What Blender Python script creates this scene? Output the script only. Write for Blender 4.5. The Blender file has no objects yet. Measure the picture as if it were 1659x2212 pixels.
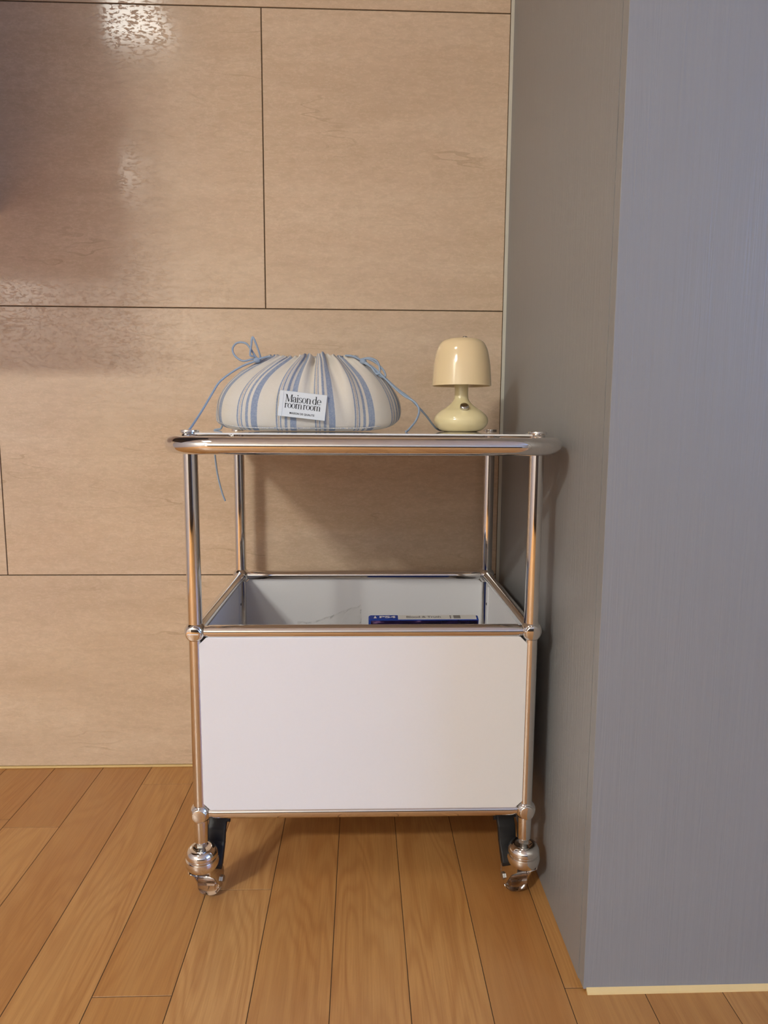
import bpy, bmesh, math, random
from mathutils import Vector, Matrix
R = math.radians
random.seed(7)
S = bpy.context.scene
COL = S.collection

# ------------------------------------------------------------------ camera
cam_d = bpy.data.cameras.new('camera'); cam = bpy.data.objects.new('camera', cam_d); COL.objects.link(cam); S.camera = cam
_f, _t, _a, _r = 1488.2, 0.1277, 0.03354, 0.00567          # focal length in px of a 1659x2212 frame, pitch, yaw, roll
ca, sa, ct, st, cr, sr = math.cos(_a), math.sin(_a), math.cos(_t), math.sin(_t), math.cos(_r), math.sin(_r)
R0 = Vector((ca, -sa, 0)); U0 = Vector((sa*st, ca*st, ct)); F0 = Vector((sa*ct, ca*ct, -st))
RX = cr*R0 + sr*U0; UX = -sr*R0 + cr*U0
M3 = Matrix((RX, UX, -F0)).transposed().to_4x4(); M3.translation = Vector((-0.0006, -0.9966, 0.748))
cam.matrix_world = M3
cam_d.sensor_fit = 'VERTICAL'; cam_d.sensor_height = 32.0; cam_d.lens = _f/2212*32.0; cam_d.clip_start = 0.02

# ------------------------------------------------------------------ view + world
S.view_settings.view_transform = 'Standard'; S.view_settings.look = 'None'
S.view_settings.exposure = 0.0; S.view_settings.gamma = 1.0; S.view_settings.use_curve_mapping = False
wd = bpy.data.worlds.new('world'); S.world = wd; wd.use_nodes = True
wd.node_tree.nodes['Background'].inputs[0].default_value = (0.45, 0.6, 1.0, 1)
wd.node_tree.nodes['Background'].inputs[1].default_value = 0.5

# ------------------------------------------------------------------ lights of the room
def area(name, loc, target, sx, sy, power, col):
    l = bpy.data.lights.new(name, 'AREA'); l.shape = 'RECTANGLE'; l.size = sx; l.size_y = sy; l.energy = power; l.color = col
    o = bpy.data.objects.new(name, l); COL.objects.link(o); o.location = loc
    o.rotation_euler = (Vector(target)-Vector(loc)).to_track_quat('-Z', 'Y').to_euler(); return o
KEY = Vector((-1.90, -2.86, 2.378))      # twin ceiling panels, lower left behind the viewer
FILL = Vector((-1.01, -1.15, 2.378))     # second ceiling panel, nearer the tiled wall
WARM = (1.0, 1.0, .92)
for _s in (-1, 1): area('ceiling_light_source', KEY+Vector((.12*_s, 0, 0)), KEY+Vector((.12*_s, 0, -1)), .20, .20, 54.0, WARM)
area('ceiling_light_source', FILL, FILL+Vector((0, 0, -1)), .40, .40, 8.0, WARM)
area('window_light_source', (3.12, -2.2, 1.5), (0, -1.6, 0.9), 1.9, 1.3, 60.0, (.25, .48, 1.0))

# ------------------------------------------------------------------ node helpers
def new_mat(name):
    m = bpy.data.materials.new(name); m.use_nodes = True
    nt = m.node_tree; return m, nt, nt.nodes['Principled BSDF']
def nd(nt, t, **kw):
    n = nt.nodes.new(t)
    for k, v in kw.items():
        if k in n.inputs.keys() if hasattr(n.inputs, 'keys') else False: n.inputs[k].default_value = v
        else: setattr(n, k, v)
    return n
def lk(nt, a, b): nt.links.new(a, b)
def math_n(nt, op, a, b=None, c=None):
    n = nt.nodes.new('ShaderNodeMath'); n.operation = op
    for i, v in enumerate((a, b, c)):
        if v is None: continue
        if isinstance(v, (int, float)): n.inputs[i].default_value = v
        else: lk(nt, v, n.inputs[i])
    return n.outputs[0]
def mix_n(nt, fac, a, b, mode='MIX'):
    n = nt.nodes.new('ShaderNodeMix'); n.data_type = 'RGBA'; n.blend_type = mode
    for k, v in ((0, fac), (6, a), (7, b)):
        if isinstance(v, (int, float)): n.inputs[k].default_value = v
        elif isinstance(v, tuple): n.inputs[k].default_value = (*v, 1) if len(v) == 3 else v
        else: lk(nt, v, n.inputs[k])
    return n.outputs[2]
def ramp(nt, fac, stops, interp='LINEAR'):
    n = nt.nodes.new('ShaderNodeValToRGB'); n.color_ramp.interpolation = interp
    e = n.color_ramp.elements
    while len(e) < len(stops): e.new(0.5)
    for i, (p, c) in enumerate(stops):
        e[i].position = p; e[i].color = (*c, 1) if isinstance(c, tuple) else (c, c, c, 1)
    lk(nt, fac, n.inputs[0]); return n.outputs[0]
def noise(nt, vec, scale, detail=4, rough=.55, dist=0):
    n = nt.nodes.new('ShaderNodeTexNoise'); n.inputs['Scale'].default_value = scale; n.inputs['Detail'].default_value = detail
    n.inputs['Roughness'].default_value = rough; n.inputs['Distortion'].default_value = dist
    if vec is not None: lk(nt, vec, n.inputs['Vector'])
    return n.outputs[0]
def mapping(nt, vec, scale=(1, 1, 1), loc=(0, 0, 0), rot=(0, 0, 0)):
    n = nt.nodes.new('ShaderNodeMapping'); n.inputs['Scale'].default_value = scale; n.inputs['Location'].default_value = loc
    n.inputs['Rotation'].default_value = rot; lk(nt, vec, n.inputs[0]); return n.outputs[0]
def bump(nt, bsdf, h, strength, dist=.001):
    n = nt.nodes.new('ShaderNodeBump'); n.inputs['Strength'].default_value = strength; n.inputs['Distance'].default_value = dist
    lk(nt, h, n.inputs['Height']); lk(nt, n.outputs[0], bsdf.inputs['Normal'])
def plain(name, col, rough=.5, metal=0, coat=0, spec=.5, noise_amt=0.04, nscale=60):
    m, nt, b = new_mat(name)
    tc = nt.nodes.new('ShaderNodeTexCoord')
    v = noise(nt, tc.outputs['Object'], nscale, 3)
    c = mix_n(nt, v, tuple(x*(1-noise_amt) for x in col), tuple(min(1, x*(1+noise_amt)) for x in col))
    lk(nt, c, b.inputs['Base Color'])
    b.inputs['Roughness'].default_value = rough; b.inputs['Metallic'].default_value = metal
    b.inputs['Coat Weight'].default_value = coat; b.inputs['Coat Roughness'].default_value = .05
    b.inputs['Specular IOR Level'].default_value = spec
    return m

MAT = {}
MAT['chrome'] = plain('chrome', (.80, .78, .76), .06, 1, noise_amt=.01)
MAT['steel'] = plain('brushed_steel', (.62, .60, .57), .22, 1, noise_amt=.03)
MAT['zinc'] = plain('zinc', (.55, .56, .55), .3, 1)
MAT['white_metal'] = plain('white_powder_coat', (.80, .79, .80), .32, 0, noise_amt=.012, nscale=300)
MAT['white_gloss'] = plain('white_gloss_panel', (.82, .80, .77), .06, 0, .6, noise_amt=.008)
MAT['black'] = plain('black_plastic', (.012, .012, .013), .5)
MAT['dark'] = plain('dark_gap', (.02, .015, .012), .7)
MAT['cream_base'] = plain('cream_lamp_base', (.92, .79, .46), .16, 0, .5, noise_amt=.01)
MAT['cream_shade'] = plain('cream_lamp_shade', (.90, .71, .43), .12, 0, .6, noise_amt=.01)
MAT['ceil'] = plain('ceiling_paint', (.80, .79, .77), .8)
MAT['plaster'] = plain('plaster_paint', (.68, .65, .61), .8)
MAT['wall_white'] = plain('white_wall_paint', (.80, .78, .75), .8)
MAT['cabinet'] = plain('added_unit_dark', (.04, .03, .025), .5)  # near black, for the added unseen furniture
MAT['caulk_warm'] = plain('warm_caulk', (.70, .50, .22), .6)
MAT['caulk_cool'] = plain('pale_caulk', (.62, .60, .52), .5)
MAT['cord'] = plain('blue_grey_cord', (.30, .38, .50), .7, noise_amt=.15, nscale=900)
MAT['tag'] = plain('woven_tag', (.70, .72, .74), .8, noise_amt=.05, nscale=1500)
MAT['ink'] = plain('black_ink', (.012, .012, .014), .8)
MAT['case_blue'] = plain('case_blue_plastic', (.02, .06, .35), .25)
MAT['sleeve_white'] = plain('sleeve_white', (.72, .71, .69), .3)
MAT['print_grey'] = plain('print_grey', (.22, .21, .21), .5)
MAT['print_white'] = plain('print_white', (.8, .8, .82), .4)
MAT['card'] = plain('white_card', (.68, .66, .63), .7)
MAT['frame_white'] = plain('window_frame_white', (.75, .75, .75), .4)

# cover art of the case: dark with purple streaks
m, nt, b = new_mat('cover_print'); tc = nt.nodes.new('ShaderNodeTexCoord')
v = noise(nt, mapping(nt, tc.outputs['Object'], (18, 18, 60)), 1.2, 5)
lk(nt, ramp(nt, v, [(.35, (.006, .005, .012)), (.52, (.03, .015, .06)), (.62, (.30, .16, .36)), (.72, (.55, .45, .55))]), b.inputs['Base Color'])
b.inputs['Roughness'].default_value = .2; MAT['cover'] = m

# clear plastics
def glassy(name, col, rough, ior, alpha=None):
    m, nt, b = new_mat(name); tc = nt.nodes.new('ShaderNodeTexCoord')
    v = noise(nt, tc.outputs['Object'], 120, 3)
    b.inputs['Base Color'].default_value = (*col, 1); b.inputs['Transmission Weight'].default_value = 1
    b.inputs['IOR'].default_value = ior
    lk(nt, ramp(nt, v, [(.3, rough), (.8, rough+.06)]), b.inputs['Roughness'])
    if alpha: b.inputs['Alpha'].default_value = alpha
    return m
MAT['clear_wheel'] = glassy('clear_polyurethane', (.93, .90, .90), .05, 1.45)
MAT['film'] = glassy('clear_film', (.95, .95, .93), .12, 1.12, .55)
MAT['glass'] = glassy('window_glass', (.9, .95, 1), .0, 1.45)

# stone tile
m, nt, b = new_mat('beige_stone_tile'); tc = nt.nodes.new('ShaderNodeTexCoord'); oi = nt.nodes.new('ShaderNodeObjectInfo')
geo = nt.nodes.new('ShaderNodeVectorMath'); geo.operation = 'ADD'
sc = nt.nodes.new('ShaderNodeVectorMath'); sc.operation = 'SCALE'; lk(nt, oi.outputs['Location'], sc.inputs[0]); sc.inputs[3].default_value = 3.7
lk(nt, tc.outputs['Object'], geo.inputs[0]); lk(nt, sc.outputs[0], geo.inputs[1]); P = geo.outputs[0]
c1 = noise(nt, mapping(nt, P, (2.2, 2, 13)), 1.0, 6, .62, .4)
c2 = noise(nt, mapping(nt, P, (30, 20, 90)), 1.0, 5, .7)
col = ramp(nt, c1, [(.30, (.61, .455, .32)), (.5, (.675, .51, .365)), (.72, (.73, .57, .42))])
col = mix_n(nt, ramp(nt, c2, [(.45, 0.0), (.62, .35)]), col, (.52, .385, .255))
vn = noise(nt, mapping(nt, P, (1.3, 2, 8.0)), 1.0, 4, .5, .25)
vein = math_n(nt, 'LESS_THAN', math_n(nt, 'ABSOLUTE', math_n(nt, 'SUBTRACT', vn, .56)), .0030)
vmask = ramp(nt, noise(nt, mapping(nt, P, (4, 4, 4), (3, 1, 2)), 1.3, 3), [(.5, 0.0), (.62, .36)])
col = mix_n(nt, math_n(nt, 'MULTIPLY', vein, vmask), col, (.36, .235, .135))
lk(nt, col, b.inputs['Base Color'])
pit = noise(nt, mapping(nt, P, (120, 100, 260)), 1.0, 4, .65)
pitm = ramp(nt, pit, [(.53, 0.0), (.57, 1.0)])
big = noise(nt, mapping(nt, P, (9, 9, 42)), 1.0, 4)
lk(nt, ramp(nt, math_n(nt, 'ADD', math_n(nt, 'MULTIPLY', pitm, .8), math_n(nt, 'MULTIPLY', big, .25)), [(.08, .085), (.18, .14), (.8, .6)]), b.inputs['Roughness'])
hgt = math_n(nt, 'ADD', math_n(nt, 'MULTIPLY', pitm, -.5), math_n(nt, 'MULTIPLY', c2, .12))
bump(nt, b, hgt, .30, .0006); b.inputs['Specular IOR Level'].default_value = .5
MAT['tile'] = m
MAT['grout'] = plain('dark_grout', (.10, .065, .035), .9)

# wood plank
m, nt, b = new_mat('oiled_wood_plank'); tc = nt.nodes.new('ShaderNodeTexCoord'); oi = nt.nodes.new('ShaderNodeObjectInfo')
rnd = oi.outputs['Random']
cb = nt.nodes.new('ShaderNodeCombineXYZ'); lk(nt, math_n(nt, 'MULTIPLY', rnd, 37.0), cb.inputs[0]); lk(nt, math_n(nt, 'MULTIPLY', rnd, 91.0), cb.inputs[1])
ad = nt.nodes.new('ShaderNodeVectorMath'); ad.operation = 'ADD'; lk(nt, tc.outputs['Object'], ad.inputs[0]); lk(nt, cb.outputs[0], ad.inputs[1]); P = ad.outputs[0]
n1 = noise(nt, mapping(nt, P, (11, 1.5, 1)), 1.0, 2, .45, .15)
rings = math_n(nt, 'SINE', math_n(nt, 'MULTIPLY', n1, 105.0))
rings = math_n(nt, 'ADD', math_n(nt, 'MULTIPLY', rings, .5), .5)
rings = math_n(nt, 'POWER', rings, 1.8)
fine = noise(nt, mapping(nt, P, (420, 9, 1)), 1.0, 5, .75)
streak = noise(nt, mapping(nt, P, (120, 2.2, 1), (9, 4, 0)), 1.0, 4, .65)
big = noise(nt, mapping(nt, P, (16, 1.8, 1), (5, 2, 0)), 1.0, 3)
basec = ramp(nt, rnd, [(0, (.41, .175, .048)), (.3, (.54, .272, .088)), (.55, (.46, .21, .058)), (.8, (.52, .255, .078)), (1, (.58, .31, .112))])
col = mix_n(nt, math_n(nt, 'MULTIPLY', rings, .48), basec, (.35, .135, .034))
col = mix_n(nt, ramp(nt, fine, [(.45, 0.0), (.68, .45)]), col, (.30, .115, .03))
col = mix_n(nt, ramp(nt, streak, [(.45, 0.0), (.70, .38)]), col, (.33, .135, .036))
col = mix_n(nt, ramp(nt, big, [(.35, 0.0), (.7, .3)]), col, (.57, .325, .12))
lk(nt, col, b.inputs['Base Color'])
lk(nt, ramp(nt, fine, [(.3, .34), (.7, .48)]), b.inputs['Roughness'])
bump(nt, b, math_n(nt, 'ADD', math_n(nt, 'MULTIPLY', fine, -.6), math_n(nt, 'MULTIPLY', rings, -.15)), .25, .0006)
MAT['wood'] = m
MAT['gap'] = plain('plank_gap', (.06, .03, .012), .9)

# grey painted board with embossed vertical grain
m, nt, b = new_mat('grey_embossed_board'); tc = nt.nodes.new('ShaderNodeTexCoord'); P = tc.outputs['Object']
g1 = noise(nt, mapping(nt, P, (230, 230, 3.0)), 1.0, 5, .65)
g2 = noise(nt, mapping(nt, P, (28, 28, .9)), 1.0, 3, .5, .4)
wv = math_n(nt, 'SINE', math_n(nt, 'MULTIPLY', g2, 90))
lk(nt, mix_n(nt, g1, (.246, .244, .245), (.278, .276, .277)), b.inputs['Base Color'])
b.inputs['Roughness'].default_value = .42
bump(nt, b, math_n(nt, 'ADD', g1, math_n(nt, 'MULTIPLY', wv, .12)), .5, .0008)
MAT['grey'] = m

# striped linen
m, nt, b = new_mat('striped_linen'); uv = nt.nodes.new('ShaderNodeUVMap'); sp = nt.nodes.new('ShaderNodeSeparateXYZ'); lk(nt, uv.outputs[0], sp.inputs[0])
tc = nt.nodes.new('ShaderNodeTexCoord')
wob = noise(nt, tc.outputs['Object'], 900, 2)
u = math_n(nt, 'FRACT', math_n(nt, 'ADD', sp.outputs[0], math_n(nt, 'MULTIPLY', math_n(nt, 'SUBTRACT', wob, .5), .02)))
cream = (.74, .68, .60); blue = (.27, .325, .45); brown = (.42, .32, .28)
col = ramp(nt, u, [(0, blue), (.038, cream), (.062, brown), (.078, cream), (.098, blue), (.135, cream), (.215, blue), (.285, cream), (.355, blue), (.51, cream)], 'CONSTANT')
wx = math_n(nt, 'SINE', math_n(nt, 'MULTIPLY', sp.outputs[0], 640.0)); wy = math_n(nt, 'SINE', math_n(nt, 'MULTIPLY', sp.outputs[1], 1300.0))
wv = math_n(nt, 'MULTIPLY', wx, wy)
fz = noise(nt, tc.outputs['Object'], 420, 4, .7)
col = mix_n(nt, ramp(nt, fz, [(.4, 0.0), (.75, .30)]), col, (.80, .75, .69))
lk(nt, col, b.inputs['Base Color']); b.inputs['Roughness'].default_value = .9; b.inputs['Specular IOR Level'].default_value = .15
b.inputs['Sheen Weight'].default_value = .2
wr = noise(nt, tc.outputs['Object'], 38, 4, .6)
bump(nt, b, math_n(nt, 'ADD', math_n(nt, 'ADD', math_n(nt, 'MULTIPLY', wv, .08), math_n(nt, 'MULTIPLY', fz, .3)), math_n(nt, 'MULTIPLY', wr, 2.2)), .55, .0016)
MAT['linen'] = m

# ------------------------------------------------------------------ mesh helpers
def obj(name, bm, mat, parent=None, smooth=False, loc=None):
    me = bpy.data.meshes.new(name); bmesh.ops.recalc_face_normals(bm, faces=bm.faces[:]); bm.to_mesh(me); bm.free()
    for p in me.polygons: p.use_smooth = smooth
    o = bpy.data.objects.new(name, me); COL.objects.link(o)
    mats = mat if isinstance(mat, list) else [mat]
    for k in mats: me.materials.append(MAT[k] if isinstance(k, str) else k)
    if parent is not None: o.parent = parent
    if loc: o.location = loc
    return o
def sharp(o, ang=35):
    me = o.data
    for p in me.polygons: p.use_smooth = True
    bm = bmesh.new(); bm.from_mesh(me)
    for e in bm.edges:
        if len(e.link_faces) == 2 and e.calc_face_angle(0) > R(ang): e.smooth = False
    bm.to_mesh(me); bm.free(); return o
def box(bm, x0, x1, y0, y1, z0, z1, bev=0, seg=1):
    r = bmesh.ops.create_cube(bm, size=1); vs = r['verts']
    for v in vs: v.co = Vector(((x0+x1)/2+v.co.x*(x1-x0), (y0+y1)/2+v.co.y*(y1-y0), (z0+z1)/2+v.co.z*(z1-z0)))
    if bev:
        es = {e for v in vs for e in v.link_edges}
        bmesh.ops.bevel(bm, geom=list(es), offset=bev, segments=seg, affect='EDGES', profile=.5)
    return bm
def nbox(*a, **k): return box(bmesh.new(), *a, **k)
def tube(bm, pts, r, n=16, closed=False, caps=True, rf=None):
    pts = [Vector(p) for p in pts]; N = len(pts); rings = []
    up = None
    for i, p in enumerate(pts):
        a = pts[i-1] if (i > 0 or closed) else pts[i]; c = pts[(i+1) % N] if (i < N-1 or closed) else pts[i]
        t = (c-a).normalized()
        if up is None: up = Vector((0, 0, 1)) if abs(t.z) < .9 else Vector((0, 1, 0))
        s = t.cross(up).normalized(); u2 = s.cross(t).normalized(); up = u2
        rr = rf(i/(N-1)) if rf else r
        rings.append([bm.verts.new(p + s*math.cos(2*math.pi*k/n)*rr + u2*math.sin(2*math.pi*k/n)*rr) for k in range(n)])
    M = N if closed else N-1
    for i in range(M):
        A, B = rings[i], rings[(i+1) % N]
        for k in range(n): bm.faces.new((A[k], A[(k+1) % n], B[(k+1) % n], B[k]))
    if caps and not closed: bm.faces.new(rings[0][::-1]); bm.faces.new(rings[-1])
    return bm
def lathe(bm, prof, n=40, axis='Z', at=(0, 0, 0)):
    rings = []
    for (r, h) in prof:
        if r < 1e-6: co = [(0, 0, h)]
        else: co = [(r*math.cos(2*math.pi*k/n), r*math.sin(2*math.pi*k/n), h) for k in range(n)]
        out = []
        for x, y, z in co:
            v = Vector((x, y, z))
            if axis == 'Y': v = Vector((x, z, y))
            if axis == 'X': v = Vector((z, x, y))
            out.append(bm.verts.new(v+Vector(at)))
        rings.append(out)
    for A, B in zip(rings, rings[1:]):
        for k in range(n):
            q = [A[k % len(A)], A[(k+1) % len(A)], B[(k+1) % len(B)], B[k % len(B)]]
            f = []
            for v in q:
                if v not in f: f.append(v)
            if len(f) > 2: bm.faces.new(f)
    return bm
def prism(bm, poly, d0, d1, plane='XZ', bev=0):
    def P(a, b, d): return {'XZ': (a, d, b), 'XY': (a, b, d), 'YZ': (d, a, b)}[plane]
    A = [bm.verts.new(P(a, b, d0)) for a, b in poly]; B = [bm.verts.new(P(a, b, d1)) for a, b in poly]
    n = len(poly); bm.faces.new(A); bm.faces.new(B[::-1])
    for i in range(n): bm.faces.new((A[i], B[i], B[(i+1) % n], A[(i+1) % n]))
    if bev:
        bmesh.ops.recalc_face_normals(bm, faces=bm.faces[:])
        bmesh.ops.bevel(bm, geom=bm.edges[:], offset=bev, segments=2, affect='EDGES', profile=.5)
    return bm
def catmull(pts, k=8):
    pts = [Vector(p) for p in pts]; out = []
    for i in range(len(pts)-1):
        p0 = pts[max(i-1, 0)]; p1 = pts[i]; p2 = pts[i+1]; p3 = pts[min(i+2, len(pts)-1)]
        for j in range(k):
            t = j/k
            out.append(.5*((2*p1)+(p2-p0)*t+(2*p0-5*p1+4*p2-p3)*t*t+(3*p1-p0-3*p2+p3)*t**3))
    out.append(pts[-1]); return out
def thing(name, label, cat, loc=(0, 0, 0), rz=0, group=None):
    o = bpy.data.objects.new(name, None); o.empty_display_size = .05; COL.objects.link(o); o.location = loc; o.rotation_euler = (0, 0, rz)
    o['label'] = label; o['category'] = cat
    if group: o['group'] = group
    return o
def tag(o, label, cat): o['label'] = label; o['category'] = cat; return o
def struct(o, label=None, cat=None):
    o['kind'] = 'structure'
    if label: o['label'] = label
    if cat: o['category'] = cat
    return o

# ------------------------------------------------------------------ the room
GX, WY, FY = .2956, .445, -.178      # grey side face, tile face, grey front face
XL, XR, YB, ZC = -2.3, 3.2, -4.2, 2.4

# floor: a sub-floor with planks laid along the depth
floor = struct(obj('floor', nbox(XL, XR, YB, WY+.02, -.03, -.0005), 'gap'), 'warm brown wooden plank floor with matt finish', 'floor')
PW, PX0 = .1042, -.04
ends = {-7: .2466, -3: -.17, -2: .036, -1: .2454, 3: -.1718}
def plank_bm(w, l): return nbox(-w/2, w/2, -l/2, l/2, -.012, 0, bev=.0003)
pcache = {}; far = bmesh.new(); plank_n = 0
c0 = int(math.floor((XL-PX0)/PW)); c1 = int(math.ceil((XR-PX0)/PW))
for c in range(c0, c1):
    x0 = PX0+c*PW; x1 = x0+PW
    x0 = max(x0, XL); x1 = min(x1, XR)
    if x1-x0 < .01: continue
    L = .92
    e0 = ends.get(c, random.uniform(-.85, -.35) if -9 <= c <= 4 else random.uniform(-.8, .1))
    if c in (0, 1, 2, -4, -5, -6): e0 = {0: -.62, 1: -.45, 2: -.52, -4: -.55, -5: -.38, -6: -.70}[c]
    ys = [e0+k*L for k in range(-6, 3)]
    ys = [YB]+[y for y in ys if YB+.02 < y < WY-.02]+[WY]
    for a, bb in zip(ys, ys[1:]):
        w = x1-x0-.0011; l = bb-a-.0011
        near = a > -1.6 and x0 > -1.2 and x1 < 1.0
        if near:
            key = (round(w, 4), round(l, 3))
            if key not in pcache:
                o = obj('plank', plank_bm(w, l), 'wood', floor); pcache[key] = o
            else:
                o = pcache[key].copy(); COL.objects.link(o); o.parent = floor
            o.location = ((x0+x1)/2, (a+bb)/2, 0); plank_n += 1
        else:
            box(far, x0+.0005, x1-.0005, a+.0005, bb-.0005, -.012, 0)
o = obj('plank_field', far, 'wood', floor); o['kind'] = 'stuff'

# tiled wall
wall_back = struct(obj('wall_back', nbox(XL-.1, GX+.05, WY+.0014, WY+.12, 0, ZC), 'grout'), 'wall of large beige stone tiles with thin dark joints', 'wall')
zs = [.004, .428, .977, 1.539, 2.10, ZC]
joints = [[-1.29, -.194], [-1.84, -.741], [-1.29, -.194], [-1.86, -.765], [-1.29, -.194]]
for r_ in range(5):
    xs = [XL]+joints[r_]+[GX-.0065]
    for xa, xb in zip(xs, xs[1:]):
        z0, z1 = zs[r_]+.0011, zs[r_+1]-.0011
        w, h = xb-xa-.0022, z1-z0
        o = obj('tile', nbox(-w/2, w/2, -.0, .012, -h/2, h/2, bev=.0005), 'tile', wall_back)
        o.location = ((xa+xb)/2, WY, (z0+z1)/2)
struct(obj('trim_1', nbox(GX-.0062, GX+.001, WY-.0015, WY+.01, 0, ZC, bev=.0005), 'caulk_cool'), 'pale sealant strip in the corner of tile and grey board', 'trim')
struct(obj('trim_2', nbox(XL, GX-.006, WY-.004, WY+.006, 0, .0042, bev=.001), 'caulk_warm'), 'thin pale yellow sealant line under the tiled wall', 'trim')

# grey boarded partition on the right
wall_right = struct(obj('wall_right', nbox(GX+.012, 1.6, FY+.024, WY+.1, 0, ZC), 'dark'), 'grey partition boarded with vertical wood grain', 'wall')
obj('side_panel', nbox(GX, GX+.014, FY+.0210, WY+.005, .001, ZC), 'grey', wall_right)
obj('front_panel', nbox(GX, 1.6, FY, FY+.0190, .0035, ZC, bev=.0004), 'grey', wall_right)
cb_ = bmesh.new(); prism(cb_, [(0, 0), (-.006, 0), (-.005, .0022), (0, .006)], GX+.004, 1.6, 'YZ')
struct(obj('trim_3', cb_, 'caulk_warm', loc=(0, FY, 0)), 'pale yellow sealant bead along the foot of the grey front board', 'trim')

# rest of the room (behind the camera, seen in the chrome only)
struct(obj('ceiling', nbox(XL-.1, XR+.1, YB-.1, WY+.1, ZC, ZC+.1), 'ceil'), 'white ceiling', 'ceiling')
struct(obj('wall_left', nbox(XL-.1, XL, YB, WY, 0, ZC), 'plaster'), 'plain pale wall on the left', 'wall')
struct(obj('wall_front', nbox(XL-.1, XR+.1, YB-.1, YB, 0, ZC), 'wall_white'), 'plain pale wall behind the viewer', 'wall')
wb = bmesh.new()
for a in ((YB, -3.2, 0, ZC), (-1.2, WY, 0, ZC), (-3.2, -1.2, 0, .8), (-3.2, -1.2, 2.2, ZC)): box(wb, XR, XR+.1, a[0], a[1], a[2], a[3])
struct(obj('wall_east', wb, 'plaster'), 'plain pale wall with the window', 'wall')
win = struct(bpy.data.objects.new('window_1', None), 'white framed daylight window', 'window'); COL.objects.link(win)
fb = bmesh.new()
for a in ((-3.2, -1.2, .8, .86), (-3.2, -1.2, 2.14, 2.2), (-3.2, -3.14, .86, 2.14), (-1.26, -1.2, .86, 2.14), (-2.23, -2.17, .86, 2.14)): box(fb, XR+.02, XR+.08, *a)
obj('window_frame', fb, 'frame_white', win)
for y in (-3.14, -2.17): obj('pane', nbox(XR+.045, XR+.05, y, y+.91 if y < -3 else -1.26, .86, 2.14), 'glass', win)

# unseen cabinet added left of the frame to shade the upper left tiles
cab = thing('added_shade_cabinet', 'dark cabinet added out of view to shade the upper left tiles', 'cabinet', (-1.049, .11, 1.15))
obj('body', nbox(-.335, .335, -.31, WY-.1105, 0, ZC-1.15, bev=.002), 'cabinet', cab)
for s in (-1, 1):
    d = obj('door', nbox(-.333 if s < 0 else .002, -.002 if s < 0 else .333, -.328, -.311, .003, ZC-1.16, bev=.001), 'cabinet', cab)
    obj('handle', tube(bmesh.new(), [(s*.03, -.328, .10), (s*.03, -.345, .10), (s*.03, -.345, .24), (s*.03, -.328, .24)], .004, 8), 'steel', d)
sbd = thing('added_sideboard', 'long dark unit added behind the viewer for the chrome to reflect', 'added_sideboard', (.1, YB+.23, 0))  # unseen furniture added to put a dark band in the chrome reflections
obj('body', nbox(-1.9, 1.9, -.22, .20, .08, .78, bev=.004), 'cabinet', sbd)
obj('plinth', nbox(-1.86, 1.86, -.19, .17, 0, .08), 'black', sbd)
for k in range(5): obj('door', nbox(-1.89+.757*k, -1.142+.757*k, .2005, .216, .09, .77, bev=.002), 'cabinet', sbd)
for k, (lx, ly, lab) in enumerate(((KEY.x-.12, KEY.y, 'square ceiling lamp farthest from the tiled wall, left of its twin'), (KEY.x+.12, KEY.y, 'square ceiling lamp farthest from the tiled wall, right of its twin'), (FILL.x, FILL.y, 'square ceiling lamp nearest the tiled wall'))):
    cl = thing('ceiling_lamp', lab, 'lamp', (lx, ly, ZC), group='square ceiling lamps')
    _h = .112 if k < 2 else .22; obj('lamp_frame', nbox(-_h, _h, -_h, _h, -.018, 0, bev=.003), 'frame_white', cl)

# ------------------------------------------------------------------ the cart
W, D, ZM, ZB, ZT = .25, .382, .441, .156, .7345
RP, RB, RN = .0106, .0098, .0163
cart = thing('rolling_cart', 'chrome tube cart on casters with white metal bin and tray top', 'cart', (0.0045, 0, 0), -.0048)

# top tray rail, a rounded loop
def rrect(x0, x1, y0, y1, rf, rb, n=14):
    pts = []
    for cx, cy, r, a0 in ((x1-rf, y0+rf, rf, -90), (x1-rb, y1-rb, rb, 0), (x0+rb, y1-rb, rb, 90), (x0+rf, y0+rf, rf, 180)):
        for k in range(n+1):
            a = R(a0+90*k/n); pts.append((cx+r*math.cos(a), cy+r*math.sin(a)))
    return pts
ZR = .7180
rail = obj('top_rail', tube(bmesh.new(), [(x, y, ZR) for x, y in rrect(-.2685, .2685, -.078, .409, .070, .05)], .0121, 24, closed=True), 'chrome', cart, True)
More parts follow.
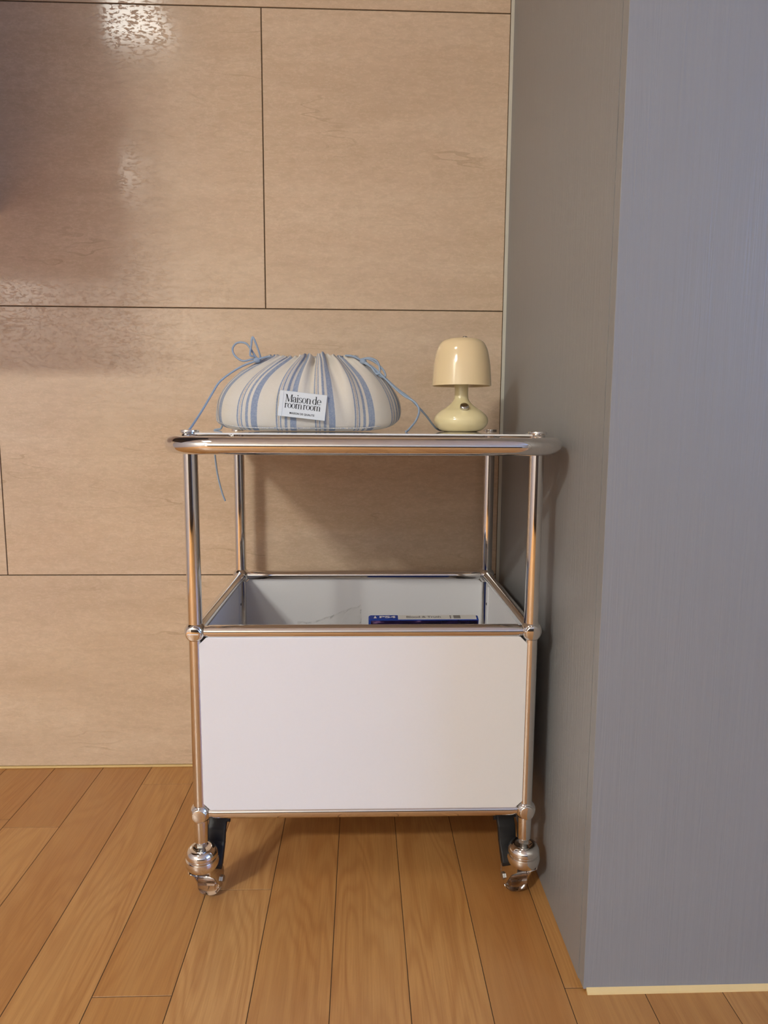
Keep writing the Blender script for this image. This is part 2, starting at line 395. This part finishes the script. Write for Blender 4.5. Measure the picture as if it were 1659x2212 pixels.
# tray panel with notched corners
pn = []
for sx, sy in ((1, -1), (1, 1), (-1, 1), (-1, -1)):
    y0 = -.070 if sy < 0 else .402
    yi = .018 if sy < 0 else .364
    c = [(sx*.226, y0), (sx*.234, yi-.02*(1 if sy < 0 else -1)), (sx*.236, yi), (sx*.2645, yi+(.004 if sy < 0 else -.004))]
    pn += c if (sx*sy < 0) else c[::-1]
obj('tray_panel', prism(bmesh.new(), pn, ZT-.0022, ZT, 'XY', bev=.0004), 'white_gloss', cart)
for sx in (-1, 1):
    for y in (0, D):
        # post cap with its clip plate onto the rail
        c = obj('post_cap', lathe(bmesh.new(), [(0, .7375), (.0115, .7380), (.0132, .7372), (.0136, .7355), (.0132, .7338), (.0112, .733), (.0106, .728), (0, .728)], 32, at=(sx*W, y, 0)), 'chrome', cart); sharp(c)
        sy = -1 if y == 0 else 1
        bm = nbox(-.006, .006, 0, .026 if y == 0 else .018, .7300, .7328, bev=.0008)
        bmesh.ops.rotate(bm, verts=bm.verts, cent=(0, 0, 0), matrix=Matrix.Rotation(R({(-1, -1): 202, (1, -1): 165, (1, 1): -20, (-1, 1): 20}[(sx, sy)]), 3, 'Z'))
        bmesh.ops.translate(bm, verts=bm.verts, vec=(sx*W, y, 0))
        obj('rail_clip', bm, 'chrome', c)
        # posts
        obj('upper_post', tube(bmesh.new(), [(sx*W, y, ZM+.006), (sx*W, y, .731)], RP, 28), 'chrome', cart, False)
        obj('lower_post', tube(bmesh.new(), [(sx*W, y, ZB), (sx*W, y, ZM)], RP*.97, 28), 'chrome', cart)
for o in list(cart.children):
    if 'post' in o.name and 'cap' not in o.name: sharp(o)

def node_bm(z, sx, y):
    """ball joint with flat cap to the outside faces"""
    bm = bmesh.new(); bmesh.ops.create_uvsphere(bm, u_segments=28, v_segments=18, radius=RN)
    sy = -1 if y == 0 else 1
    for v in bm.verts:
        lim = RN*.80
        if v.co.y*sy > lim: v.co.y = sy*lim
    bmesh.ops.translate(bm, verts=bm.verts, vec=(sx*W, y, z)); return bm
for z in (ZM, ZB):
    for sx in (-1, 1):
        for y in (0, D):
            nn = obj('ball_joint', node_bm(z, sx, y), 'chrome', cart, True); sharp(nn, 25)
            sy = -1 if y == 0 else 1
            cp = lathe(bmesh.new(), [(0, 0), (.0094, 0), (.0106, .0006), (.0112, .0016), (.0112, .006), (0, .006)], 32, 'Y')
            if sy > 0: bmesh.ops.scale(cp, verts=cp.verts, vec=(1, -1, 1))
            bmesh.ops.translate(cp, verts=cp.verts, vec=(sx*W, y+sy*(RN*.80+.0024), z))
            k = sharp(obj('joint_cap', cp, 'chrome', nn))
            if z == ZM and sx < 0 and y == 0:
                obj('screw_slot', nbox(-W-.008, -W+.008, -RN*.80-.0028, -RN*.80-.0020, ZM-.0005, ZM+.0006), 'white_metal', nn)  # white bar on the cap stands in for a reflected line
            cl_ = bmesh.new()   # collars towards the bars
            tube(cl_, [(sx*(W-.009), y, z), (sx*(W-.0195), y, z)], RB*.86, 24); tube(cl_, [(sx*(W-.0195), y, z), (sx*(W-.0225), y, z)], RB*.97, 24)
            tube(cl_, [(sx*W, y-sy*.009, z), (sx*W, y-sy*.0195, z)], RB*.86, 24)
            sharp(obj('collar', cl_, 'chrome', nn))
    for y in (0, D): sharp(obj('cross_bar', tube(bmesh.new(), [(-W+.0225, y, z), (W-.0225, y, z)], RB, 28), 'chrome', cart))
    for sx in (-1, 1): sharp(obj('side_bar', tube(bmesh.new(), [(sx*W, .0195, z), (sx*W, D-.0195, z)], RB, 28), 'chrome', cart))

def oct_poly(a0, a1, b0, b1, c): return [(a0+c, b0), (a1-c, b0), (a1, b0+c), (a1, b1-c), (a1-c, b1), (a0+c, b1), (a0, b1-c), (a0, b0+c)]
pz0, pz1 = ZB+.0068, ZM-.0072
obj('front_panel', prism(bmesh.new(), oct_poly(-W+.0066, W-.0066, pz0, pz1, .0105), -.0085, -.0050, 'XZ', bev=.0006), 'white_metal', cart)
obj('back_panel', prism(bmesh.new(), oct_poly(-W+.0066, W-.0066, pz0, pz1, .0105), D-.002, D+.002, 'XZ', bev=.0006), 'white_metal', cart)
for sx in (-1, 1):
    p = obj('side_panel', prism(bmesh.new(), oct_poly(.0066, D-.0066, pz0, pz1, .0105), sx*W-.002, sx*W+.002, 'YZ', bev=.0006), 'white_metal', cart)
    obj('fixing_hole', lathe(bmesh.new(), [(0, -.0004), (.0026, -.0004), (.0026, .0004), (0, .0004)], 14, 'X', at=(sx*(W-.0024), D-.022, ZM-.055)), 'dark', p)
    obj('folded_edge', nbox(sx*W-.0045, sx*W+.0045, D-.043, D-.0405, pz0+.02, pz1-.008), 'white_metal', p)
obj('bottom_panel', prism(bmesh.new(), oct_poly(-W+.007, W-.007, .007, D-.007, .0105), ZB-.002, ZB+.002, 'XY', bev=.0006), 'white_metal', cart)
for sx in (-1, 1):
    for z in (ZB, ZM):
        s = 1 if z == ZB else -1
        xq = sx*(W-.0065); zq = z+s*.006
        b_ = prism(bmesh.new(), [(xq, zq), (xq-sx*.018, zq), (xq, zq+s*.018)], -.0045, .003, 'XZ')
        obj('corner_piece', b_, 'black', cart)  # black triangles in the gaps at the front panel corners

# casters
def caster(sx, y, rz, lx=0):
    e = bpy.data.objects.new('caster', None); COL.objects.link(e); e.parent = cart; e.location = (sx*W, y, 0); e.rotation_euler = (0, 0, rz); e.empty_display_size = .03
    sharp(obj('stem', lathe(bmesh.new(), [(0, .15), (.0106, .15), (.0106, .1095), (.0100, .108), (0, .108)], 28), 'chrome', e))
    bm = bmesh.new(); lathe(bm, [(0, .109), (.0078, .109), (.0084, .108), (.0084, .100), (0, .100)], 6); lathe(bm, [(0, .101), (.0052, .101), (.0052, .092), (0, .092)], 16)
    sharp(obj('nut', bm, 'zinc', e))
    sharp(obj('swivel_head', lathe(bmesh.new(), [(.0, .094), (.009, .094), (.0125, .0975), (.0165, .0985), (.0205, .0965), (.0235, .0915), (.0245, .0865), (.0238, .0845), (.0222, .0838), (.0222, .0822), (.0248, .081), (.0256, .077), (.0252, .0715), (.022, .066), (0, .066)], 36), 'chrome', e), 50)
    # fork: bridge and two cheeks
    fb = bmesh.new()
    for s in (-1, 1):
        prism(fb, [(-.016, .078), (.014, .080), (.030, .066), (.040, .036), (.039, .020), (.031, .013), (.022, .017), (.004, .044), (-.012, .058)], s*.0172-.0011, s*.0172+.0011, 'YZ')
    fk = obj('fork', fb, 'chrome', e)
    bm = bmesh.new(); tube(bm, [(-.0205, .031, .0255), (.0205, .031, .0255)], .0036, 16)
    for s in (-1, 1): tube(bm, [(s*.0185, .031, .0255), (s*.0212, .031, .0255)], .0058, 6)
    obj('axle', bm, 'zinc', fk)
    w = lathe(bmesh.new(), [(.0042, -.0125), (.013, -.0125), (.0145, -.0138), (.0205, -.0138), (.0238, -.0105), (.0254, -.004), (.0254, .004), (.0238, .0105), (.0205, .0138), (.0145, .0138), (.013, .0125), (.0042, .0125), (.0042, -.0125)], 40, 'X', at=(0, .031, .0255))
    wh = sharp(obj('wheel', w, 'clear_wheel', e), 40)
    hb = lathe(bmesh.new(), [(.0037, -.012), (.0085, -.012), (.0085, .012), (.0037, .012), (.0037, -.012)], 24, 'X', at=(0, .031, .0255))
    sharp(obj('hub', hb, 'clear_wheel', wh))
    # brake lever: a bent black pad on an arm over the fork
    lb = bmesh.new()
    prism(lb, [(.016, .052), (.024, .058), (.036, .086), (.040, .104), (.052, .128), (.047, .131), (.034, .108), (.030, .090), (.014, .060)], lx-.0145, lx+.0145, 'YZ', bev=.0012)
    prism(lb, [(.040, .118), (.047, .131), (.053, .1285), (.046, .114)], lx-.019, lx+.019, 'YZ', bev=.001)
    obj('brake_lever', lb, 'black', e)
    for s in (-1, 1): obj('rivet', lathe(bmesh.new(), [(0, .0185*s), (.0024, .0185*s), (.0028, .0165*s), (0, .0165*s)], 12, 'X', at=(0, .034, .088)), 'zinc', fk)
    return e
caster(-1, 0, R(-10), .010); caster(1, 0, R(13), -.013); caster(-1, D, R(-140)); caster(1, D, R(160))

# ------------------------------------------------------------------ contents of the bin
bx = thing('storage_box', 'plain white storage box lying inside the cart bin', 'box', (.0, .20, ZB+.002))
H = .2845-ZB-.002
obj('box_body', nbox(-.212, .212, -.135, .150, 0, H-.02, bev=.002), 'card', bx)
obj('lid', nbox(-.215, .215, -.138, .153, H-.028, H, bev=.002), 'card', bx)

gc = thing('game_case', 'blue video game case with white spine inside the cart bin', 'case', (.108, .195, .2850))
TL = R(14)
gcm = Matrix.Rotation(TL, 3, 'X')
def tilt(bm):
    bmesh.ops.rotate(bm, verts=bm.verts, cent=(0, 0, 0), matrix=gcm); return bm
gh, gw = .134, .0955
obj('case_shell', tilt(nbox(-gw, gw, -.0075, .0075, 0.002, gh, bev=.002, seg=2)), 'case_blue', gc)
obj('front_cover', tilt(nbox(-gw+.004, gw-.002, -.0082, -.0073, .006, gh-.002)), 'cover', gc)
sp_ = obj('spine_sleeve', tilt(nbox(-gw+.051, gw-.004, -.0066, .0066, gh-.0008, gh+.0006)), 'sleeve_white', gc)
sb_ = obj('spine_band', tilt(nbox(-gw+.003, -gw+.0508, -.0066, .0066, gh-.0008, gh+.0005)), 'case_blue', gc)
def text_bm(s, size, bold=0.0):
    c = bpy.data.curves.new('t', 'FONT'); c.body = s; c.size = size; c.align_x = 'CENTER'; c.align_y = 'CENTER'; c.offset = bold
    o = bpy.data.objects.new('t', c); COL.objects.link(o); dg = bpy.context.evaluated_depsgraph_get()
    me = bpy.data.meshes.new_from_object(o.evaluated_get(dg)); bm = bmesh.new(); bm.from_mesh(me)
    bpy.data.objects.remove(o); bpy.data.curves.remove(c); bpy.data.meshes.remove(me)
    return bm
def fit_w(bm, w, h=None):
    xs = [v.co.x for v in bm.verts]; ys = [v.co.y for v in bm.verts]; k = w/(max(xs)-min(xs)); kh = k if h is None else h/(max(ys)-min(ys))
    mx, my = (max(xs)+min(xs))/2, (max(ys)+min(ys))/2
    for v in bm.verts: v.co.x = (v.co.x-mx)*k; v.co.y = (v.co.y-my)*kh; v.co.z = 0
    return bm
def spine_text(s, x, w, h, mat, par, bold=0):
    bm = fit_w(text_bm(s, .01, bold), w, h); bmesh.ops.translate(bm, verts=bm.verts, vec=(x, 0, gh+.0009))
    obj('lettering', tilt(bm), mat, par)
spine_text('Blood & Truth', .0, .060, .0062, 'print_grey', sp_, .0003)
spine_text('PS4', -gw+.033, .028, .0065, 'print_white', sb_, .0003)
b_ = bmesh.new(); prism(b_, [(-.0865, -.0035), (-.0815, -.0035), (-.084, .0042)], gh+.0005, gh+.0009, 'XY'); obj('symbol', tilt(b_), 'print_white', sb_)
obj('rating_mark', tilt(nbox(.052, .064, -.005, .005, gh+.0004, gh+.0009)), 'print_grey', sp_)
obj('rating_mark', tilt(nbox(.0455, .0475, -.005, .005, gh+.0004, gh+.0009)), 'print_grey', sp_)

def film(name, label, loc, w, h, tip, seed, rz):
    rng = random.Random(seed); bm = bmesh.new(); nx, nz = 14, 14; V = []
    for i in range(nx+1):
        for j in range(nz+1):
            a = i/nx; c = j/nz
            top = h*(tip[0]+(tip[1]-tip[0])*a)
            V.append(bm.verts.new(((a-.5)*w*(1-.1*c), .012*math.sin(5*a+seed)*c+.004*rng.uniform(-1, 1)-.03*c*c, c*top+.002*rng.uniform(-1, 1)*(c > 0))))
    for i in range(nx):
        for j in range(nz):
            q = i*(nz+1)+j; bm.faces.new((V[q], V[q+nz+1], V[q+nz+2], V[q+1]))
    bmesh.ops.solidify(bm, geom=bm.faces[:], thickness=.0006)
    o = obj(name, bm, 'film', None, True, loc); o.rotation_euler.z = rz
    return tag(o, label, 'plastic bag')
film('plastic_bag', 'clear plastic bag left of the game case in the cart bin', (-.06, .255, .287), .13, .128, (.80, 1.0), 3, .1)
film('plastic_bag', 'crumpled clear plastic film at the right end of the game case', (.192, .160, .287), .05, .128, (1.0, .86), 8, -.25)

# ------------------------------------------------------------------ little lamp
k_ = .000818      # metres per photo pixel at the lamp
lamp = thing('table_lamp', 'small cream mushroom table lamp with domed shade on the cart top', 'lamp', (.1745, .22, ZT))
base = [(0, 0), (33, 0), (37, .8), (45, 4), (52, 10), (56.5, 16.5), (58, 23), (57.3, 28), (55, 33), (50, 39), (43, 45), (35, 50), (28, 55), (22, 60), (18, 65), (15.5, 70), (14.5, 76), (14.3, 84), (14.3, 118), (0, 118)]
bp = catmull([(r, h, 0) for r, h in base[1:-1]], 4)
o = obj('base', lathe(bmesh.new(), [(0, 0)]+[(p.x*k_, p.y*k_) for p in bp]+[(0, 118*k_)], 56), 'cream_base', lamp); sharp(o, 50)
outer = [(63, 97), (62.6, 104), (61.5, 120), (60, 138), (58, 152), (55.5, 165), (52, 176), (46.5, 186), (39, 192), (29, 195.2), (14, 196.2), (0, 196.5)]
op = catmull([(r, h, 0) for r, h in outer], 4)
ip = [(max(p.x-2.2, 0), p.y-(2.2 if i > 20 else 0)) for i, p in enumerate(op)]
prof = [(p.x*k_, p.y*k_) for p in op]+[(0, 193.5*k_)]+[(x*k_, max(y-1.5, 97)*k_) for x, y in ip[::-1][1:]]+[(63*k_, 97*k_)]
sh = obj('shade', lathe(bmesh.new(), prof, 64), 'cream_shade', lamp); sharp(sh, 60)
kn = lathe(bmesh.new(), [(0, .0022), (.0035, .0021), (.0062, .0016), (.0074, .0006), (.0076, -.0005), (.0076, -.004), (0, -.004)], 28)
bmesh.ops.rotate(kn, verts=kn.verts, cent=(0, 0, 0), matrix=Matrix.Rotation(R(42), 3, 'X'))
bmesh.ops.rotate(kn, verts=kn.verts, cent=(0, 0, 0), matrix=Matrix.Rotation(R(-2), 3, 'Z'))
bmesh.ops.translate(kn, verts=kn.verts, vec=(.0008, -.0335, .0440))
o = obj('switch_knob', kn, 'steel', lamp); sharp(o, 50); o['label'] = 'brushed metal touch switch knob'
o = obj('finial', lathe(bmesh.new(), [(0, .1645), (.003, .1642), (.0044, .163), (.0046, .1600), (0, .1600)], 20, at=(.004, 0, 0)), 'steel', lamp); sharp(o, 50)

# ------------------------------------------------------------------ striped drawstring pouch
pouch = thing('drawstring_pouch', 'cream and blue striped fabric drawstring pouch on the cart top', 'pouch', (-.0885, .172, ZT))
prof = [  # a (half width), b (half depth), z, x shift
    (.143, .064, .0012, 0), (.149, .070, .005, 0), (.1528, .075, .012, 0), (.1535, .079, .028, 0), (.1495, .079, .050, .0), (.1395, .073, .070, .001), (.1245, .062, .087, .003), (.107, .048, .1005, .005), (.092, .034, .1105, .007), (.081, .022, .1175, .008), (.074, .015, .1215, .008), (.072, .013, .1245, .008)]
NT, NU = 44, 260
cps = catmull([(a, b, z) for a, b, z, x in prof], 8); cxs = catmull([(x, 0, 0) for *_, x in prof], 8)
def samp(t):
    f = t*(len(cps)-1); i = min(int(f), len(cps)-2); q = f-i; return cps[i].lerp(cps[i+1], q), (cxs[i].lerp(cxs[i+1], q)).x
def sup(c, e): return math.copysign(abs(c)**e, c)
# bottom arc length parameter
ang = [2*math.pi*k/NU for k in range(NU)]
def ring_xy(a, b, th, e=.78): return a*sup(math.cos(th), e), b*sup(math.sin(th), e)
pb = [Vector((*ring_xy(.1535, .080, th), 0)) for th in ang]+[Vector((*ring_xy(.1535, .080, 0), 0))]
arc = [0]
for i in range(NU): arc.append(arc[-1]+(pb[i+1]-pb[i]).length)
s_front = arc[int(NU*.75)]
def crease(u, u0, w): return math.exp(-((u-u0)/w)**2)
def folds(s, t):
    """inward displacement of the cloth, s = metres along the front from the centre"""
    g = .0
    g += 1.15*crease(s, .004+.012*(1-t), .0085) + .55*crease(s, -.022, .006) + .75*crease(s, .050+.02*(1-t), .008) + .5*crease(s, -.075, .012) + .55*crease(s, .105, .014) - .60*crease(s, .030, .010) - .35*crease(s, -.045, .012) - .5*crease(s, .078, .012)
    g += .30*math.sin(s*210+1.3)*(t**3) + .25*math.sin(s*390)*(t**5)
    return g
bm = bmesh.new(); uvl = bm.loops.layers.uv.new('UVMap'); rings = []; uvs = {}
def zlift(s, t):  # wavy gathered mouth
    w = max(0, (t-.55)/.45)**2
    return w*(.0045*crease(s, .043, .016) - .0055*crease(s, .010, .008) + .002*crease(s, -.02, .02) - .0035*crease(s, -.085, .03) + .0012*math.sin(s*330))
for j in range(NT+1):
    t = j/NT; p, xs = samp(t); ring = []
    for k, th in enumerate(ang):
        s = arc[k]-s_front
        if s > arc[-1]/2: s -= arc[-1]
        if s < -arc[-1]/2: s += arc[-1]
        x, y = ring_xy(p.x, p.y, th, .78+.12*t)
        nrm = Vector((x/(p.x**2), y/(p.y**2), 0)).normalized()
        amp = .0270*max(0, (t-.18)/.82)**1.05*(1 if t < .9 else 1-.45*(t-.9)/.1)
        am2 = min(amp, p.y*.75)
        d = folds(s, t)*am2 + .0010*math.sin(s*75+7*t)+.0008*math.sin(s*43-11*t)
        if t < .06: d *= t/.06
        x -= nrm.x*d; y -= nrm.y*d
        z = p.z + zlift(s, t) + .019*(abs(x)/.154)**7*max(0, 1-t/.45)*(1.0 if x > 0 else .75)
        v = bm.verts.new((x+xs, y, z)); ring.append(v); uvs[v] = ((s-.0165)/.0640, p.z*14+t*.6)
    rings.append(ring)
for A, B in zip(rings, rings[1:]):
    for k in range(NU):
        f = bm.faces.new((A[k], A[(k+1) % NU], B[(k+1) % NU], B[k]))
        ref = uvs[A[k]][0]; per = arc[-1]/.064
        for l in f.loops:
            u_, v_ = uvs[l.vert]
            while u_-ref > per/2: u_ -= per
            while u_-ref < -per/2: u_ += per
            l[uvl].uv = (u_, v_)
# tucked mouth: the cloth turns in and down
prev = rings[-1]
for sc_, dz in ((.72, -.002), (.35, -.009)):
    nr = []
    for k, v in enumerate(rings[-1]):
        q = bm.verts.new((.008+(v.co.x-.008)*(.985 if sc_ > .5 else .97), v.co.y*sc_, v.co.z+dz)); nr.append(q); uvs[q] = (uvs[v][0], uvs[v][1]+.1)
    for k in range(NU):
        f = bm.faces.new((prev[k], prev[(k+1) % NU], nr[(k+1) % NU], nr[k]))
        for l in f.loops: l[uvl].uv = (uvs[l.vert][0] if k < NU-1 else uvs[prev[k]][0], uvs[l.vert][1])
    prev = nr
bm.faces.new(prev); bm.faces.new(rings[0][::-1])
body = obj('body', bm, 'linen', pouch, True)
# seam piping round the foot
obj('seam', tube(bmesh.new(), [(x_, y_, .0055+.0195*(abs(x_)/.1535)**6*(1.0 if x_ > 0 else .75)) for x_, y_ in [ring_xy(.1512, .0722, a_) for a_ in ang[::3]]], .0009, 6, closed=True), 'linen', pouch, True)

# drawstrings (pouch local coordinates)
def cord(pts, nm='drawstring', k=10): return obj(nm, tube(bmesh.new(), catmull(pts, k), .00165, 8), 'cord', pouch, True)
zt0 = 0.0
# left: bow loops, knot, a tail to the front left post and one over the tray's left edge
cord([(-.083, -.012, .112), (-.088, -.02, .116), (-.104, -.022, .113), (-.117, -.02, .121), (-.121, -.018, .133), (-.113, -.018, .142), (-.099, -.02, .141), (-.090, -.021, .130), (-.083, -.02, .119), (-.078, -.014, .113)], 'bow_loop')
cord([(-.080, -.012, .113), (-.086, -.022, .120), (-.0915, -.026, .122), (-.0895, -.026, .138), (-.0875, -.026, .150), (-.0835, -.026, .144), (-.0775, -.022, .126), (-.076, -.015, .116)], 'bow_loop')
o = obj('knot', lathe(bmesh.new(), [(0, -.006), (.0035, -.0045), (.005, 0), (.0035, .0045), (0, .006)], 14, 'X', at=(-.082, -.019, .1145)), 'cord', pouch, True)
cord([(-.060, -.015, .121), (-.072, -.019, .1185), (-.082, -.02, .1145)])
cord([(-.082, -.019, .114), (-.102, -.023, .106), (-.122, -.027, .094), (-.141, -.032, .078), (-.151, -.045, .058), (-.158, -.070, .037), (-.163, -.105, .017), (-.1655, -.135, .0035), (-.1655, -.150, .0018)])
cord([(-.080, .018, .112), (-.118, .035, .098), (-.146, .045, .068), (-.1535, .05, .035), (-.154, .052, .016), (-.157, .055, .004), (-.163, .058, .0018), (-.1695, .06, .0005), (-.1710, .06, -.006), (-.1705, .059, -.035), (-.1660, .056, -.075), (-.158, .052, -.108), (-.152, .05, -.124)])
# right: knot with two small loops, one tail bending to the front, one passing behind the lamp
o = obj('knot', lathe(bmesh.new(), [(0, -.006), (.0035, -.0045), (.005, 0), (.0035, .0045), (0, .006)], 14, 'X', at=(.091, -.021, .1135)), 'cord', pouch, True)
cord([(.062, -.012, .124), (.075, -.018, .122), (.091, -.021, .114)])
cord([(.088, -.02, .116), (.098, -.024, .118), (.112, -.027, .111), (.124, -.03, .099), (.127, -.031, .090), (.120, -.031, .089), (.110, -.029, .098), (.098, -.025, .110), (.089, -.021, .114)], 'bow_loop')
cord([(.087, -.02, .117), (.101, -.025, .119), (.114, -.029, .113), (.118, -.031, .099), (.113, -.032, .093), (.104, -.029, .104), (.090, -.022, .113)], 'bow_loop')
cord([(.091, -.021, .113), (.108, -.027, .1035), (.124, -.036, .088), (.140, -.045, .072), (.156, -.055, .058), (.171, -.062, .049), (.178, -.068, .040), (.1785, -.078, .030), (.172, -.092, .017), (.163, -.105, .007), (.158, -.114, .0022), (.1555, -.120, .0018)])
cord([(.090, -.019, .113), (.109, -.022, .1025), (.128, -.028, .086), (.147, -.035, .069), (.166, -.038, .055), (.182, -.030, .040), (.197, -.010, .026), (.212, .03, .012), (.225, .065, .0035), (.245, .103, .0018), (.275, .118, .0018), (.304, .118, .004)])

# ---- woven tag with lettering
tg = obj('tag', nbox(-.0365, .0365, -.0007, .0007, -.0198, .0198, bev=.0004), 'tag', pouch)
tg.location = (-.0030, -.0850, .0405); tg.rotation_euler = (R(-3), R(6.2), 0)
for s in (-1, 1): obj('folded_edge', nbox(s*.0335-.003, s*.0335+.003, -.0013, -.0006, -.0197, .0197, bev=.0002), 'tag', tg)
# serif letters drawn as strokes: each stroke is a list of (x, y, width)
TK, TN = .185, .055
def arc_s(cx, cy, rx, ry, a0, a1, n=18, tk=TK, tn=TN):
    return [(cx+rx*math.cos(R(a0+(a1-a0)*i/n)), cy+ry*math.sin(R(a0+(a1-a0)*i/n)), tn+(tk-tn)*math.cos(R(a0+(a1-a0)*i/n))**2) for i in range(n+1)]
def st_(x, y0, y1, w=TK): return [(x, y0, w), (x, y1, w)]
def hz(x0, x1, y, w=TN): return [(x0, y, w), (x1, y, w)]
def dot(x, y, r): return [(x-r, y, .02), (x-r*.7, y, r*1.4), (x, y, r*2), (x+r*.7, y, r*1.4), (x+r, y, .02)]
G = {
 'M': (1.50, [st_(.22, 0, 1.4, .07), hz(.05, .40, .03), hz(.02, .36, 1.37), [(.26, 1.38, .2), (.74, .05, .2)], [(.74, .05, .06), (1.18, 1.38, .06)], st_(1.24, 0, 1.4, .2), hz(1.04, 1.44, .03), hz(1.12, 1.46, 1.37)]),
 'a': (.80, [st_(.58, .12, .74), [(.58, .12, .16), (.66, .03, .10), (.78, .05, .04)], arc_s(.35, .72, .23, .26, 0, 165), dot(.15, .74, .085), arc_s(.33, .27, .23, .26, 70, 300), [(.40, .53, .05), (.58, .58, .05)], [(.42, .03, .06), (.58, .16, .06)]]),
 'i': (.40, [st_(.20, 0, 1), hz(.04, .36, .03), hz(.04, .2, .95), dot(.19, 1.32, .11)]),
 's': (.66, [arc_s(.33, .74, .21, .23, 20, 270, tk=.15), arc_s(.33, .26, .22, .24, 90, -160, tk=.16), [(.52, .98, .03), (.52, .72, .07)], [(.12, .02, .03), (.12, .28, .07)]]),
 'o': (.86, [arc_s(.43, .5, .33, .475, 0, 360, 32)]),
 'n': (.96, [st_(.20, 0, 1), hz(.04, .36, .03), hz(.04, .2, .95), arc_s(.47, .66, .27, .31, 170, 0), st_(.74, 0, .66), hz(.58, .92, .03)]),
 'd': (.92, [st_(.69, 0, 1.5), hz(.52, .69, 1.46), hz(.69, .88, .03), arc_s(.40, .5, .30, .475, 30, 330, 26)]),
 'e': (.80, [arc_s(.42, .5, .32, .475, 0, 318, 26), hz(.14, .74, .52)]),
 'r': (.68, [st_(.20, 0, 1), hz(.04, .40, .03), hz(.04, .2, .95), arc_s(.46, .62, .26, .33, 170, 70), dot(.56, .86, .10)]),
 'm': (1.46, [st_(.20, 0, 1), hz(.04, .36, .03), hz(.04, .2, .95), arc_s(.46, .66, .26, .31, 170, 0), st_(.72, 0, .66), hz(.56, .88, .03), arc_s(.98, .66, .26, .31, 170, 0), st_(1.24, 0, .66), hz(1.08, 1.42, .03)]),
 ' ': (.26, [])}
def serif_line(s, w_total, x_c, y_base):
    adv = sum(G[c][0]*.94 for c in s); k = w_total/adv; bm = bmesh.new(); x = x_c-w_total/2
    for c in s:
        a, strokes = G[c]
        for sk in strokes:
            L_, R_ = [], []
            for i, (px, py, pw) in enumerate(sk):
                q0 = sk[max(i-1, 0)]; q1 = sk[min(i+1, len(sk)-1)]
                tx, ty = q1[0]-q0[0], q1[1]-q0[1]; n_ = math.hypot(tx, ty) or 1
                nx, ny = -ty/n_, tx/n_; h_ = pw/2
                L_.append(bm.verts.new((x+(px+nx*h_)*k, -.00085, y_base+(py+ny*h_)*k))); R_.append(bm.verts.new((x+(px-nx*h_)*k, -.00085, y_base+(py-ny*h_)*k)))
            for i in range(len(sk)-1): bm.faces.new((L_[i], L_[i+1], R_[i+1], R_[i]))
        x += a*.94*k
    return bm
obj('lettering', serif_line('Maison de', .0555, 0, .0032), 'ink', tg)
obj('lettering', serif_line('room room', .0555, 0, -.0062), 'ink', tg)
bm = fit_w(text_bm('MAISON DE QUALITE', .01, .0002), .0385, .0036)
for v in bm.verts: v.co = Vector((v.co.x+.0005, -.00085, v.co.y-.0138))
obj('lettering', bm, 'ink', tg)
bpy.context.view_layer.update()
